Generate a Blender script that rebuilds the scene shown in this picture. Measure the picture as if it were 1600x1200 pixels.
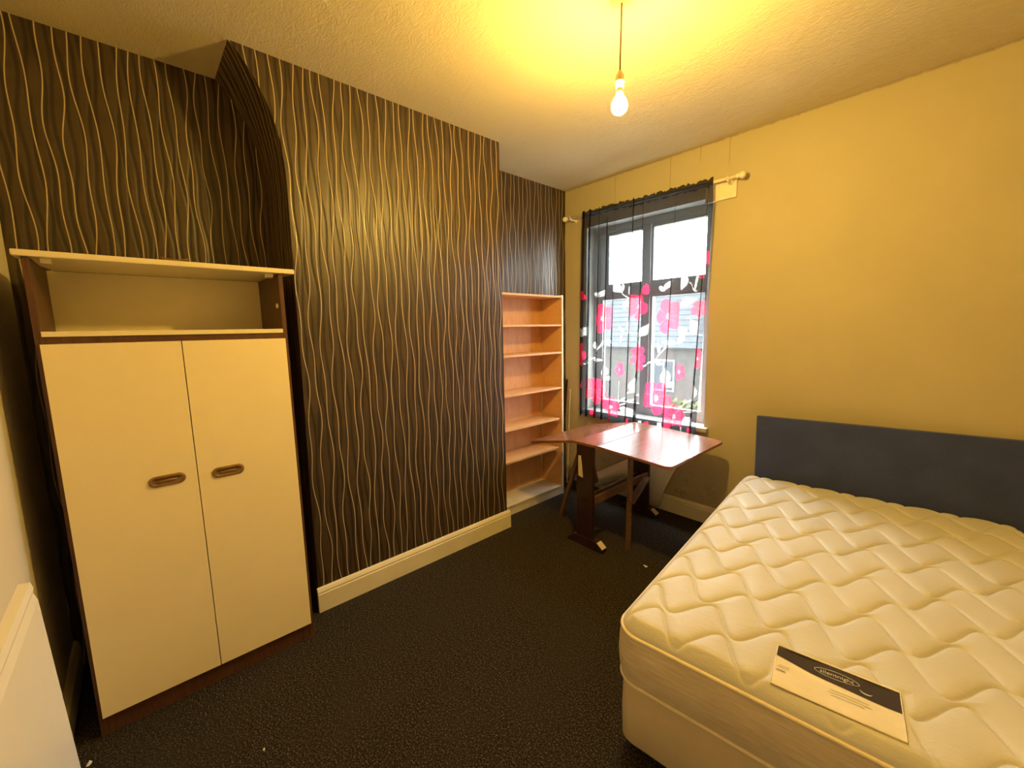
import bpy, bmesh, math, random
import numpy as np
from mathutils import Vector, Matrix

for o in list(bpy.data.objects):
    bpy.data.objects.remove(o)
scene = bpy.context.scene
COL = scene.collection
PI = math.pi

# ---------------------------------------------------------------- camera
FPX = 644.83                                   # focal length in pixels of a 1600 px wide frame
YAW, PITCH, ROLL = 0.83195, 0.13188, -0.01943
CAM = Vector((2.28296, 0.0, 1.52276))
FW = Vector((-math.sin(YAW) * math.cos(PITCH), math.cos(YAW) * math.cos(PITCH), -math.sin(PITCH)))
_r = Vector((math.cos(YAW), math.sin(YAW), 0)); _u = _r.cross(FW)
RT = math.cos(ROLL) * _r + math.sin(ROLL) * _u
UP = -math.sin(ROLL) * _r + math.cos(ROLL) * _u
cd = bpy.data.cameras.new('camera'); cam = bpy.data.objects.new('camera', cd); COL.objects.link(cam)
cd.sensor_width = 36; cd.lens = 36 * FPX / 1600; cd.clip_start = 0.02; cd.clip_end = 200
cam.matrix_world = Matrix(((RT.x, UP.x, -FW.x, CAM.x), (RT.y, UP.y, -FW.y, CAM.y), (RT.z, UP.z, -FW.z, CAM.z), (0, 0, 0, 1)))
scene.camera = cam

def at(px, py, ax, val):
    """photo pixel -> point on the world plane ax = val"""
    d = FW + RT * ((px - 800) / FPX) - UP * ((py - 600) / FPX)
    i = 'xyz'.index(ax)
    return CAM + d * ((val - CAM[i]) / d[i])

# ---------------------------------------------------------------- light
SKY = 60.0
BULB = 2050.0
BULB_COL = (1.0, 0.64, 0.13)
w = bpy.data.worlds.new('overcast_sky'); scene.world = w; w.use_nodes = True
wb = w.node_tree.nodes['Background']; wb.inputs[0].default_value = (0.86, 0.94, 1.0, 1); wb.inputs[1].default_value = SKY
scene.view_settings.view_transform = 'Standard'; scene.view_settings.look = 'None'
scene.view_settings.gamma = 1.0; scene.view_settings.use_curve_mapping = False
scene.view_settings.exposure = 0.0

# room dimensions
H = 2.8; XL = -0.38; XR = 3.15; YB = -0.343; YF = 3.151
CH0, CH1 = 0.612, 2.001                        # chimney breast from, to
WX0, WX1, WZ0, WZ1 = -0.13, 0.995, 0.75, 2.43  # window opening
pl = bpy.data.lights.new('sky_portal', 'AREA'); pl.shape = 'RECTANGLE'; pl.size = WX1 - WX0; pl.size_y = WZ1 - WZ0
pl.cycles.is_portal = True
po = bpy.data.objects.new('sky_portal', pl); COL.objects.link(po)
po.location = ((WX0 + WX1) / 2, YF + 0.21, (WZ0 + WZ1) / 2); po.rotation_euler = (-PI / 2, 0, 0)

# ---------------------------------------------------------------- helpers
def link(name, me, mat, parent=None, smooth=False, loc=None, rz=None):
    o = bpy.data.objects.new(name, me); COL.objects.link(o)
    if mat is not None:
        me.materials.clear(); me.materials.append(mat)
    if smooth:
        me.polygons.foreach_set('use_smooth', [True] * len(me.polygons))
    if parent: o.parent = parent
    if loc is not None: o.location = loc
    if rz is not None: o.rotation_euler = (0, 0, rz)
    return o
def mesh_of(bm, name='m'):
    me = bpy.data.meshes.new(name); bm.normal_update(); bm.to_mesh(me); bm.free(); return me
def pydata(v, f, name='m'):
    me = bpy.data.meshes.new(name); me.from_pydata([tuple(p) for p in v], [], f); me.update(); return me
def thing(name, label, cat, loc=(0, 0, 0), rz=0, group=None):
    o = bpy.data.objects.new(name, None); COL.objects.link(o); o.empty_display_size = 0.1
    o.location = loc; o.rotation_euler = (0, 0, rz)
    return tag(o, label, cat, group)
def tag(o, label, cat, group=None):
    o['label'] = label; o['category'] = cat
    if group: o['group'] = group
    return o
def struct(o, label=None):
    o['kind'] = 'structure'
    if label: o['label'] = label
    return o
def bm_box(bm, x0, x1, y0, y1, z0, z1, M=None):
    vs = [bm.verts.new((x, y, z)) for x in (x0, x1) for y in (y0, y1) for z in (z0, z1)]
    for f in ((0, 1, 3, 2), (4, 6, 7, 5), (0, 4, 5, 1), (2, 3, 7, 6), (0, 2, 6, 4), (1, 5, 7, 3)):
        bm.faces.new([vs[i] for i in f])
    if M is not None: bmesh.ops.transform(bm, matrix=M, verts=vs)
    return vs
def box(name, x0, x1, y0, y1, z0, z1, mat, parent=None, bev=0.0, seg=2, M=None):
    bm = bmesh.new(); bm_box(bm, x0, x1, y0, y1, z0, z1)
    if bev > 0:
        bmesh.ops.bevel(bm, geom=bm.edges[:], offset=bev, segments=seg, profile=0.6, affect='EDGES')
    if M is not None: bmesh.ops.transform(bm, matrix=M, verts=bm.verts)
    bmesh.ops.recalc_face_normals(bm, faces=bm.faces)
    return link(name, mesh_of(bm), mat, parent)
def tube_data(pts, r, n=10, closed=False, squash=1.0):
    pts = [Vector(p) for p in pts]; m = len(pts); V = []; F = []
    rr = r if isinstance(r, (list, tuple)) else [r] * m
    prev = None
    for i, p in enumerate(pts):
        a = pts[(i - 1) % m] if (closed or i > 0) else p
        b = pts[(i + 1) % m] if (closed or i < m - 1) else p
        t = (b - a).normalized()
        if prev is None:
            nrm = t.orthogonal().normalized()
        else:
            nrm = (prev - t * prev.dot(t)).normalized()
        prev = nrm; bn = t.cross(nrm)
        for k in range(n):
            an = 2 * PI * k / n
            V.append(p + (nrm * math.cos(an) + bn * math.sin(an) * squash) * rr[i])
    for i in range(m if closed else m - 1):
        for k in range(n):
            j = (i + 1) % m
            F.append((i * n + k, i * n + (k + 1) % n, j * n + (k + 1) % n, j * n + k))
    if not closed:
        F.append(tuple(range(n))[::-1]); F.append(tuple((m - 1) * n + k for k in range(n)))
    return V, F
def tube(name, pts, r, mat, parent=None, n=10, closed=False):
    V, F = tube_data(pts, r, n, closed)
    return link(name, pydata(V, F), mat, parent, smooth=True)
def lathe(name, prof, mat, parent=None, n=24, loc=(0, 0, 0), M=None):
    V = []; F = []
    for (r, z) in prof:
        for k in range(n):
            a = 2 * PI * k / n; V.append(Vector((r * math.cos(a), r * math.sin(a), z)))
    for i in range(len(prof) - 1):
        for k in range(n):
            F.append((i * n + k, i * n + (k + 1) % n, (i + 1) * n + (k + 1) % n, (i + 1) * n + k))
    F.append(tuple(range(n))[::-1]); F.append(tuple((len(prof) - 1) * n + k for k in range(n)))
    if M is not None: V = [M @ v for v in V]
    return link(name, pydata(V, F), mat, parent, smooth=True, loc=loc)
def prism(name, poly, ax, a0, a1, mat, parent=None, bev=0.0, M=None):
    """extrude a 2D polygon along axis ax"""
    bm = bmesh.new()
    def P(p, t):
        return {'x': (t, p[0], p[1]), 'y': (p[0], t, p[1]), 'z': (p[0], p[1], t)}[ax]
    A = [bm.verts.new(P(p, a0)) for p in poly]; B = [bm.verts.new(P(p, a1)) for p in poly]
    n = len(poly)
    bm.faces.new(A); bm.faces.new(B[::-1])
    for i in range(n): bm.faces.new((A[i], B[i], B[(i + 1) % n], A[(i + 1) % n]))
    bmesh.ops.recalc_face_normals(bm, faces=bm.faces)
    if bev: bmesh.ops.bevel(bm, geom=bm.edges[:], offset=bev, segments=2, affect='EDGES')
    if M is not None: bmesh.ops.transform(bm, matrix=M, verts=bm.verts)
    return link(name, mesh_of(bm), mat, parent)

# ---------------------------------------------------------------- materials
class NT:
    def __init__(s, name):
        s.m = bpy.data.materials.new(name); s.m.use_nodes = True; s.t = s.m.node_tree
        s.b = s.t.nodes['Principled BSDF']; s.out = s.t.nodes['Material Output']
    def n(s, typ, **kw):
        x = s.t.nodes.new(typ)
        for k, v in kw.items(): setattr(x, k, v)
        return x
    def l(s, a, b): s.t.links.new(a, b)
    def put(s, sock, v):
        if hasattr(v, 'is_linked'): s.l(v, sock)
        else: sock.default_value = v
    def math(s, op, a, b=0.0, c=0.0, clamp=False):
        x = s.n('ShaderNodeMath', operation=op); x.use_clamp = clamp
        s.put(x.inputs[0], a); s.put(x.inputs[1], b); s.put(x.inputs[2], c)
        return x.outputs[0]
    def pos(s):
        g = s.n('ShaderNodeNewGeometry'); q = s.n('ShaderNodeSeparateXYZ'); s.l(g.outputs['Position'], q.inputs[0])
        return g.outputs['Position'], q.outputs[0], q.outputs[1], q.outputs[2]
    def obj(s):
        return s.n('ShaderNodeTexCoord').outputs['Object']
    def noise(s, vec, scale, detail=3, rough=0.5, dist=0.0, stretch=None):
        if stretch:
            mp = s.n('ShaderNodeMapping'); mp.inputs['Scale'].default_value = stretch; s.l(vec, mp.inputs[0]); vec = mp.outputs[0]
        x = s.n('ShaderNodeTexNoise'); x.inputs['Scale'].default_value = scale; x.inputs['Detail'].default_value = detail
        x.inputs['Roughness'].default_value = rough; x.inputs['Distortion'].default_value = dist
        s.l(vec, x.inputs['Vector']); return x.outputs[0]
    def ramp(s, fac, stops):
        x = s.n('ShaderNodeValToRGB'); e = x.color_ramp.elements
        while len(e) < len(stops): e.new(0.5)
        for el, (p, c) in zip(e, stops): el.position = p; el.color = (*c, 1)
        s.l(fac, x.inputs[0]); return x.outputs[0]
    def mix(s, fac, a, b):
        x = s.n('ShaderNodeMix', data_type='RGBA')
        s.put(x.inputs[0], fac); s.put(x.inputs[6], a if hasattr(a, 'is_linked') else (*a, 1)); s.put(x.inputs[7], b if hasattr(b, 'is_linked') else (*b, 1))
        return x.outputs[2]
    def sstep(s, v, a, b):
        x = s.n('ShaderNodeMapRange', interpolation_type='SMOOTHSTEP')
        s.put(x.inputs[0], v); x.inputs[1].default_value = a; x.inputs[2].default_value = b; x.inputs[3].default_value = 0; x.inputs[4].default_value = 1
        return x.outputs[0]
    def bump(s, h, strength=0.3, dist=0.01):
        x = s.n('ShaderNodeBump'); x.inputs['Strength'].default_value = strength; x.inputs['Distance'].default_value = dist
        s.l(h, x.inputs['Height']); s.l(x.outputs[0], s.b.inputs['Normal'])
    def base(s, c=None, rough=None, spec=None, metal=None):
        if c is not None: s.put(s.b.inputs['Base Color'], c if hasattr(c, 'is_linked') else (*c, 1))
        if rough is not None: s.put(s.b.inputs['Roughness'], rough)
        if spec is not None: s.b.inputs['Specular IOR Level'].default_value = spec
        if metal is not None: s.put(s.b.inputs['Metallic'], metal)

def plain(name, c, rough=0.5, var=0.12, scale=8, spec=0.4, bump=0.0, stretch=None, metal=None):
    t = NT(name); v = t.obj(); n = t.noise(v, scale, 4, 0.55, stretch=stretch)
    lo = tuple(x * (1 - var) for x in c); hi = tuple(min(1, x * (1 + var)) for x in c)
    t.base(t.ramp(n, [(0.3, lo), (0.7, hi)]), rough, spec, metal)
    if bump: t.bump(n, bump, 0.004)
    return t.m

def m_wallpaper():
    t = NT('wavy_line_wallpaper'); P, X, Y, Z = t.pos()
    U = t.math('ADD', X, Y)
    def lines(s_, a1, a2, seed, w0, w1, lam):
        c0 = t.math('FLOOR', t.math('DIVIDE', U, s_)); best = None; tone = None
        for j in (-1, 0, 1):
            c = t.math('ADD', c0, float(j))
            wn = t.n('ShaderNodeTexWhiteNoise', noise_dimensions='1D'); t.put(wn.inputs['W'], t.math('ADD', c, seed))
            r = wn.outputs['Value']
            wn2 = t.n('ShaderNodeTexWhiteNoise', noise_dimensions='1D'); t.put(wn2.inputs['W'], t.math('ADD', c, seed + 77.3))
            r2 = wn2.outputs['Value']
            k1 = t.math('MULTIPLY_ADD', r2, 7.0, 2 * PI / lam)
            p1 = t.math('SINE', t.math('MULTIPLY_ADD', Z, k1, t.math('MULTIPLY', r, 40.0)))
            p2 = t.math('SINE', t.math('MULTIPLY_ADD', Z, t.math('MULTIPLY', k1, 0.43), t.math('MULTIPLY', r2, 50.0)))
            ctr = t.math('MULTIPLY', t.math('ADD', c, 0.5), s_)
            ctr = t.math('MULTIPLY_ADD', p1, a1, ctr); ctr = t.math('MULTIPLY_ADD', p2, a2, ctr)
            d = t.math('ABSOLUTE', t.math('SUBTRACT', U, ctr))
            best = d if best is None else t.math('MINIMUM', best, d)
        return t.math('SUBTRACT', 1.0, t.sstep(best, w0, w1))
    L = lines(0.0475, 0.0060, 0.0085, 3.0, 0.0011, 0.0032, 0.50)
    D = lines(0.0335, 0.0055, 0.007, 191.0, 0.001, 0.012, 0.48)
    nz = t.noise(P, 9, 4, 0.6)
    ground = t.ramp(nz, [(0.3, (0.050, 0.031, 0.015)), (0.7, (0.074, 0.046, 0.022))])
    g2 = t.mix(t.math('MULTIPLY', D, 0.72), ground, (0.018, 0.011, 0.008))
    col = t.mix(L, g2, (0.46, 0.36, 0.24))
    t.base(col, t.math('MULTIPLY_ADD', L, -0.12, 0.42), 0.45)
    h = t.math('SUBTRACT', L, t.math('MULTIPLY', D, 0.7))
    t.bump(h, 0.55, 0.004)
    return t.m

def m_wall(name, c, dirt=0.0):
    t = NT(name); P, X, Y, Z = t.pos()
    n = t.noise(P, 2.2, 4, 0.55); fine = t.noise(P, 140, 3, 0.6)
    lo = tuple(x * 0.93 for x in c)
    col = t.ramp(n, [(0.3, lo), (0.7, c)])
    if dirt:
        # bare dirty plaster low on the wall, where the lining paper has come off, and paper seams
        big = t.noise(P, 5, 4, 0.6, 0.4)
        edge = t.math('MULTIPLY_ADD', big, 0.30, 0.24)
        low = t.math('SUBTRACT', 1.0, t.sstep(t.math('SUBTRACT', Z, edge), -0.10, 0.16))
        xr = t.math('SUBTRACT', 1.0, t.sstep(X, 1.06, 1.22))
        low = t.math('MULTIPLY', low, xr)
        st = t.sstep(t.noise(P, 16, 5, 0.7, 1.2), 0.5, 0.72)
        col = t.mix(t.math('MULTIPLY', low, 0.85), col, t.mix(st, (0.50, 0.42, 0.30), (0.34, 0.27, 0.19)))
        for x0, zt in ((0.66, 2.52), (0.886, 2.70), (1.085, 2.62), (0.17, 2.5)):
            dx = t.math('ABSOLUTE', t.math('SUBTRACT', X, x0))
            ln = t.math('SUBTRACT', 1.0, t.sstep(dx, 0.001, 0.004))
            ln = t.math('MULTIPLY', ln, t.sstep(Z, zt - 0.05, zt + 0.05))
            col = t.mix(t.math('MULTIPLY', ln, 0.55), col, (0.25, 0.16, 0.07))
        jn = t.sstep(t.math('MULTIPLY_ADD', t.noise(P, 30, 4, 0.7), 0.025, Z), 2.795, 2.812)
        col = t.mix(t.math('MULTIPLY', jn, 0.7), col, (0.24, 0.17, 0.10))
    t.base(col, 0.6, 0.3)
    t.bump(t.math('ADD', fine, t.math('MULTIPLY', n, 1.5)), 0.12, 0.004)
    return t.m

def m_ceiling():
    t = NT('textured_ceiling_paint'); P, X, Y, Z = t.pos()
    a = t.noise(P, 22, 5, 0.65, 1.5, stretch=(1, 2.2, 1)); b = t.noise(P, 7, 3, 0.5, 0.8); c = t.noise(P, 1.6, 3, 0.5)
    t.base(t.ramp(c, [(0.3, (0.57, 0.495, 0.335)), (0.7, (0.62, 0.54, 0.37))]), 0.65, 0.3)
    t.bump(t.math('ADD', a, b), 0.55, 0.012)
    return t.m

def m_carpet():
    t = NT('dark_speckled_carpet'); P, X, Y, Z = t.pos()
    a = t.noise(P, 150, 4, 0.75); b = t.noise(P, 3, 3, 0.5); c = t.noise(P, 70, 3, 0.6)
    col = t.ramp(a, [(0.40, (0.011, 0.008, 0.005)), (0.53, (0.036, 0.027, 0.018)), (0.66, (0.22, 0.19, 0.15))])
    col = t.mix(t.math('MULTIPLY', t.sstep(b, 0.4, 0.7), 0.45), col, (0.045, 0.036, 0.028))
    t.base(col, 0.95, 0.1)
    t.bump(t.math('ADD', a, c), 0.9, 0.008)
    return t.m

def m_wood(name, c0, c1, rough=0.4, stretch=(1, 12, 12), scale=5, spec=0.4):
    t = NT(name); v = t.obj()
    g = t.noise(v, scale, 6, 0.62, 0.9, stretch=stretch); f = t.noise(v, scale * 6, 3, 0.6, 0.2, stretch=stretch)
    t.base(t.ramp(t.math('MULTIPLY_ADD', f, 0.35, t.math('MULTIPLY', g, 0.65)), [(0.34, c0), (0.62, c1)]), rough, spec)
    t.bump(f, 0.08, 0.002)
    return t.m

def m_emit(name, c, s):
    t = NT(name); e = t.n('ShaderNodeEmission'); e.inputs[0].default_value = (*c, 1); e.inputs[1].default_value = s
    t.l(e.outputs[0], t.out.inputs[0]); return t.m

def m_glass(name):
    t = NT(name); tr = t.n('ShaderNodeBsdfTransparent'); tr.inputs[0].default_value = (0.94, 0.97, 0.96, 1)
    gl = t.n('ShaderNodeBsdfGlossy'); gl.inputs['Roughness'].default_value = 0.02
    mx = t.n('ShaderNodeMixShader'); mx.inputs[0].default_value = 0.06
    t.l(tr.outputs[0], mx.inputs[1]); t.l(gl.outputs[0], mx.inputs[2]); t.l(mx.outputs[0], t.out.inputs[0]); return t.m

def m_curtain():
    t = NT('sheer_floral_voile')
    at_ = t.n('ShaderNodeVertexColor', layer_name='print'); q = t.n('ShaderNodeSeparateColor'); t.l(at_.outputs[0], q.inputs[0])
    pk, wh, hem = q.outputs[0], q.outputs[1], q.outputs[2]
    P, X, Y, Z = t.pos()
    weave = t.noise(P, 420, 2, 0.6, stretch=(1, 1, 0.35))
    col = t.mix(pk, (0.020, 0.021, 0.023), (0.46, 0.018, 0.052)); col = t.mix(wh, col, (0.30, 0.295, 0.28))
    di = t.n('ShaderNodeBsdfDiffuse'); t.l(col, di.inputs[0])
    tl = t.n('ShaderNodeBsdfTranslucent'); t.l(col, tl.inputs[0])
    m1 = t.n('ShaderNodeMixShader'); m1.inputs[0].default_value = 0.6; t.l(di.outputs[0], m1.inputs[1]); t.l(tl.outputs[0], m1.inputs[2])
    tr = t.n('ShaderNodeBsdfTransparent')
    op = t.math('MULTIPLY_ADD', weave, 0.24, 0.60)                       # threads covering the sheer
    op = t.math('MAXIMUM', op, t.math('MULTIPLY', pk, 0.86)); op = t.math('MAXIMUM', op, t.math('MULTIPLY', wh, 0.86))
    op = t.math('MAXIMUM', op, t.math('MULTIPLY', hem, 0.93))
    m2 = t.n('ShaderNodeMixShader'); t.l(op, m2.inputs[0]); t.l(tr.outputs[0], m2.inputs[1]); t.l(m1.outputs[0], m2.inputs[2])
    t.l(m2.outputs[0], t.out.inputs[0]); return t.m

def m_fabric(name, c, rough=0.9, scale=500, var=0.25, bump=0.3, sheen=0.3):
    t = NT(name); v = t.obj(); a = t.noise(v, scale, 2, 0.6); b = t.noise(v, 6, 3, 0.5)
    lo = tuple(x * (1 - var) for x in c); hi = tuple(min(1, x * (1 + var)) for x in c)
    t.base(t.ramp(t.math('MULTIPLY_ADD', b, 0.5, t.math('MULTIPLY', a, 0.5)), [(0.35, lo), (0.65, hi)]), rough, 0.2)
    t.b.inputs['Sheen Weight'].default_value = sheen
    t.bump(a, bump, 0.002); return t.m

def m_mattress():
    t = NT('cream_damask_ticking'); v = t.obj()
    wr = t.noise(v, 26, 4, 0.6, 1.0, stretch=(1.0, 3.0, 1)); f = t.noise(v, 420, 2, 0.6); b = t.noise(v, 3.5, 3, 0.5)
    t.base(t.ramp(b, [(0.3, (0.58, 0.555, 0.49)), (0.7, (0.63, 0.61, 0.56))]), 0.55, 0.35)
    t.b.inputs['Sheen Weight'].default_value = 0.2
    t.bump(t.math('MULTIPLY_ADD', f, 0.25, wr), 0.22, 0.008); return t.m

def m_border():
    t = NT('mattress_border_ticking'); v = t.obj(); s = t.n('ShaderNodeSeparateXYZ'); t.l(v, s.inputs[0])
    st = t.noise(v, 10, 4, 0.6, 0.3, stretch=(1, 1, 9)); f = t.noise(v, 420, 2, 0.6)
    t.base(t.ramp(st, [(0.3, (0.62, 0.51, 0.35)), (0.7, (0.78, 0.69, 0.52))]), 0.55, 0.35)
    t.bump(t.math('MULTIPLY_ADD', f, 0.3, st), 0.25, 0.008); return t.m

def m_brick_far():
    t = NT('far_brick'); v = t.obj(); b = t.n('ShaderNodeTexBrick'); b.inputs['Scale'].default_value = 4.0
    b.inputs['Color1'].default_value = (0.045, 0.036, 0.030, 1); b.inputs['Color2'].default_value = (0.065, 0.052, 0.044, 1); b.inputs['Mortar'].default_value = (0.09, 0.086, 0.08, 1)
    mp = t.n('ShaderNodeMapping'); mp.inputs['Rotation'].default_value = (PI / 2, 0, 0); t.l(v, mp.inputs[0]); t.l(mp.outputs[0], b.inputs['Vector'])
    t.base(b.outputs[0], 0.9, 0.1); return t.m

M = {}
M['paper'] = m_wallpaper()
M['wall'] = m_wall('yellowed_cream_wall_paint', (0.50, 0.43, 0.27), 1.0)
M['wall_plain'] = m_wall('cream_wall_paint', (0.80, 0.72, 0.56))
M['ceiling'] = m_ceiling()
M['carpet'] = m_carpet()
M['gloss'] = plain('cream_gloss_woodwork', (0.80, 0.72, 0.52), 0.32, 0.06, 5)
M['door'] = plain('cream_laminate', (0.87, 0.75, 0.48), 0.38, 0.03, 3)
M['board'] = plain('white_melamine', (0.80, 0.71, 0.48), 0.4, 0.05, 6)
M['walnut'] = m_wood('dark_walnut_veneer', (0.055, 0.022, 0.012), (0.115, 0.048, 0.024), 0.42, (12, 12, 1))
M['handle'] = plain('amber_brown_plastic', (0.22, 0.115, 0.035), 0.22, 0.15, 30, 0.6)
M['pine'] = m_wood('orange_pine_shelving', (0.60, 0.33, 0.15), (0.72, 0.44, 0.22), 0.5, (10, 1.5, 10))
M['pine_back'] = m_wood('hardboard_back', (0.55, 0.29, 0.13), (0.66, 0.38, 0.18), 0.55, (4, 4, 1))
M['rawboard'] = plain('bare_pale_board', (0.72, 0.63, 0.45), 0.6, 0.1, 9)
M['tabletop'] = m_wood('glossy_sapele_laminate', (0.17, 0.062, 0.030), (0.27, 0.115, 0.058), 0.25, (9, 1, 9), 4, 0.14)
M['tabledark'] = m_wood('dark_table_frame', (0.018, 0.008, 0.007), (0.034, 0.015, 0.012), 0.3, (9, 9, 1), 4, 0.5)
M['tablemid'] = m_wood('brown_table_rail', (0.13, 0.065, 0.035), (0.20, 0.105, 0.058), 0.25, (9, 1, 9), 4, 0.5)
M['cutout'] = plain('pale_bare_wood', (0.66, 0.56, 0.40), 0.4, 0.1, 20)
M['pvc'] = plain('white_window_frame', (0.48, 0.49, 0.48), 0.35, 0.03, 6)
M['reveal'] = plain('dull_reveal_plaster', (0.46, 0.44, 0.39), 0.6, 0.05, 6)
M['glass'] = m_glass('window_glass')
M['curtain'] = m_curtain()
M['rod'] = plain('cream_painted_pole', (0.80, 0.70, 0.52), 0.35, 0.06, 20)
M['mattress'] = m_mattress(); M['border'] = m_border()
M['divan'] = m_fabric('cream_divan_fabric', (0.66, 0.55, 0.37), 0.7, 350, 0.06, 0.15, 0.1)
M['piping'] = plain('cream_piping_tape', (0.80, 0.70, 0.50), 0.55, 0.05, 30)
M['headboard'] = m_fabric('navy_suede_fabric', (0.040, 0.054, 0.165), 0.85, 320, 0.22, 0.25, 0.35)
M['black'] = plain('black_plastic', (0.012, 0.012, 0.013), 0.45, 0.1, 20)
M['labelcream'] = plain('cream_label_film', (0.80, 0.73, 0.60), 0.22, 0.04, 20, 0.5)
M['navy'] = plain('dark_navy_print', (0.030, 0.026, 0.045), 0.22, 0.2, 14, 0.5)
M['silver'] = plain('pale_grey_print', (0.62, 0.60, 0.58), 0.3, 0.05, 20)
M['greyprint'] = plain('brown_grey_print', (0.36, 0.28, 0.19), 0.4, 0.05, 20)
M['radiator'] = plain('white_radiator_enamel', (0.84, 0.80, 0.73), 0.35, 0.02, 4)
M['cord'] = plain('brown_flex', (0.20, 0.10, 0.035), 0.5, 0.1, 30)
M['holder'] = plain('aged_white_bakelite', (0.62, 0.50, 0.30), 0.4, 0.1, 20)
M['bulb'] = m_emit('lit_bulb_glass', BULB_COL, BULB)
M['chrome'] = plain('dull_brass', (0.55, 0.43, 0.22), 0.3, 0.08, 20, metal=1.0)
M['sheet'] = plain('peeling_lining_paper', (0.85, 0.79, 0.68), 0.6, 0.08, 7, bump=0.2)
M['scrap'] = plain('white_paper', (0.8, 0.78, 0.72), 0.7, 0.04, 30)
M['slate'] = m_wood('pale_slate', (0.035, 0.036, 0.038), (0.060, 0.061, 0.063), 0.8, (2, 10, 10), 2, 0.2)
M['farbrick'] = m_brick_far()
M['farwhite'] = plain('far_grey_paint', (0.14, 0.14, 0.135), 0.6, 0.05, 3)
M['farglass'] = plain('far_dark_glass', (0.02, 0.022, 0.025), 0.25, 0.2, 2, 0.3)
M['leaf'] = plain('yellow_green_leaves', (0.075, 0.075, 0.022), 0.7, 0.35, 5)
M['yard'] = plain('yard_concrete', (0.36, 0.35, 0.33), 0.9, 0.2, 1.5)

# ---------------------------------------------------------------- the room
struct(box('floor', XL - 0.2, XR + 0.2, YB - 0.2, YF + 0.12, -0.12, 0.0, M['carpet']), 'dark speckled brown-grey carpet')
struct(box('ceiling', XL - 0.2, XR + 0.2, YB - 0.2, YF + 0.3, H, H + 0.12, M['ceiling']), 'textured cream ceiling')
struct(box('wall_left', XL - 0.15, XL, YB - 0.15, YF + 0.3, 0.0, H, M['paper']), 'alcove wall with dark wavy-line wallpaper')
struct(box('wall_back', XL, XR, YB - 0.15, YB, 0.0, H, M['wall_plain']), 'cream wall behind the radiator')
struct(box('wall_right', XR, XR + 0.15, YB - 0.15, YF + 0.3, 0.0, H, M['wall_plain']), 'cream side wall')
# window wall with its opening
bm = bmesh.new()
for a in ((XL, WX0, 0, H), (WX1, XR, 0, H), (WX0, WX1, 0, WZ0), (WX0, WX1, WZ1, H)):
    bm_box(bm, a[0], a[1], YF, YF + 0.26, a[2], a[3])
bmesh.ops.remove_doubles(bm, verts=bm.verts, dist=1e-5)
struct(link('wall_far', mesh_of(bm), M['wall']), 'yellowed cream window wall')
# chimney breast, its left side curving outwards up to the ceiling
prof = [(CH0, 0.0), (CH0 + 0.004, 0.6), (CH0 + 0.010, 1.2), (CH0 + 0.014, 1.8), (CH0 + 0.017, 2.1), (0.630, 2.234), (0.627, 2.33), (0.619, 2.421), (0.609, 2.475),
        (0.594, 2.526), (0.578, 2.578), (0.558, 2.625), (0.536, 2.672), (0.510, 2.715), (0.477, 2.760), (0.440, 2.801), (CH1, 2.801), (CH1, 0.0)]
o = prism('wall_chimney', prof, 'x', XL - 0.02, 0.0, M['paper'])
struct(o, 'chimney breast with dark wavy-line wallpaper, flared at its top left')
# skirting boards: plank with a moulded top
def skirting(name, p0, p1, nrm, h=0.137, th=0.02, mat='gloss', label=None):
    p0, p1, nrm = Vector(p0), Vector(p1), Vector(nrm)
    pr = [(0, 0), (th, 0), (th, h * 0.74), (th * 0.80, h * 0.78), (th * 0.9, h * 0.84), (th * 0.55, h * 0.95), (th * 0.25, h), (0, h)]
    V = [p0 + nrm * a + Vector((0, 0, b)) for a, b in pr] + [p1 + nrm * a + Vector((0, 0, b)) for a, b in pr]
    n = len(pr); F = [tuple(range(n)), tuple(range(2 * n - 1, n - 1, -1))] + [(i, i + n, (i + 1) % n + n, (i + 1) % n) for i in range(n)]
    me = pydata(V, F); bm = bmesh.new(); bm.from_mesh(me); bmesh.ops.recalc_face_normals(bm, faces=bm.faces); bm.to_mesh(me); bm.free()
    return struct(link(name, me, M[mat]), label)
skirting('baseboard_chimney', (0, CH0 - 0.008, 0), (0, CH1 + 0.022, 0), (1, 0, 0), label='cream moulded skirting along the chimney breast')
skirting('baseboard_side', (-0.13, CH1, 0), (0.0, CH1, 0), (0, 1, 0), label='cream skirting on the chimney side')
skirting('baseboard_far', (0.58, YF, 0), (XR, YF, 0), (0, -1, 0), label='cream skirting below the window')
skirting('baseboard_right', (XR, YB, 0), (XR, YF, 0), (-1, 0, 0), label='cream skirting along the side wall')
skirting('baseboard_back', (XL, YB, 0), (XR, YB, 0), (0, 1, 0), label='cream skirting below the radiator')

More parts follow.
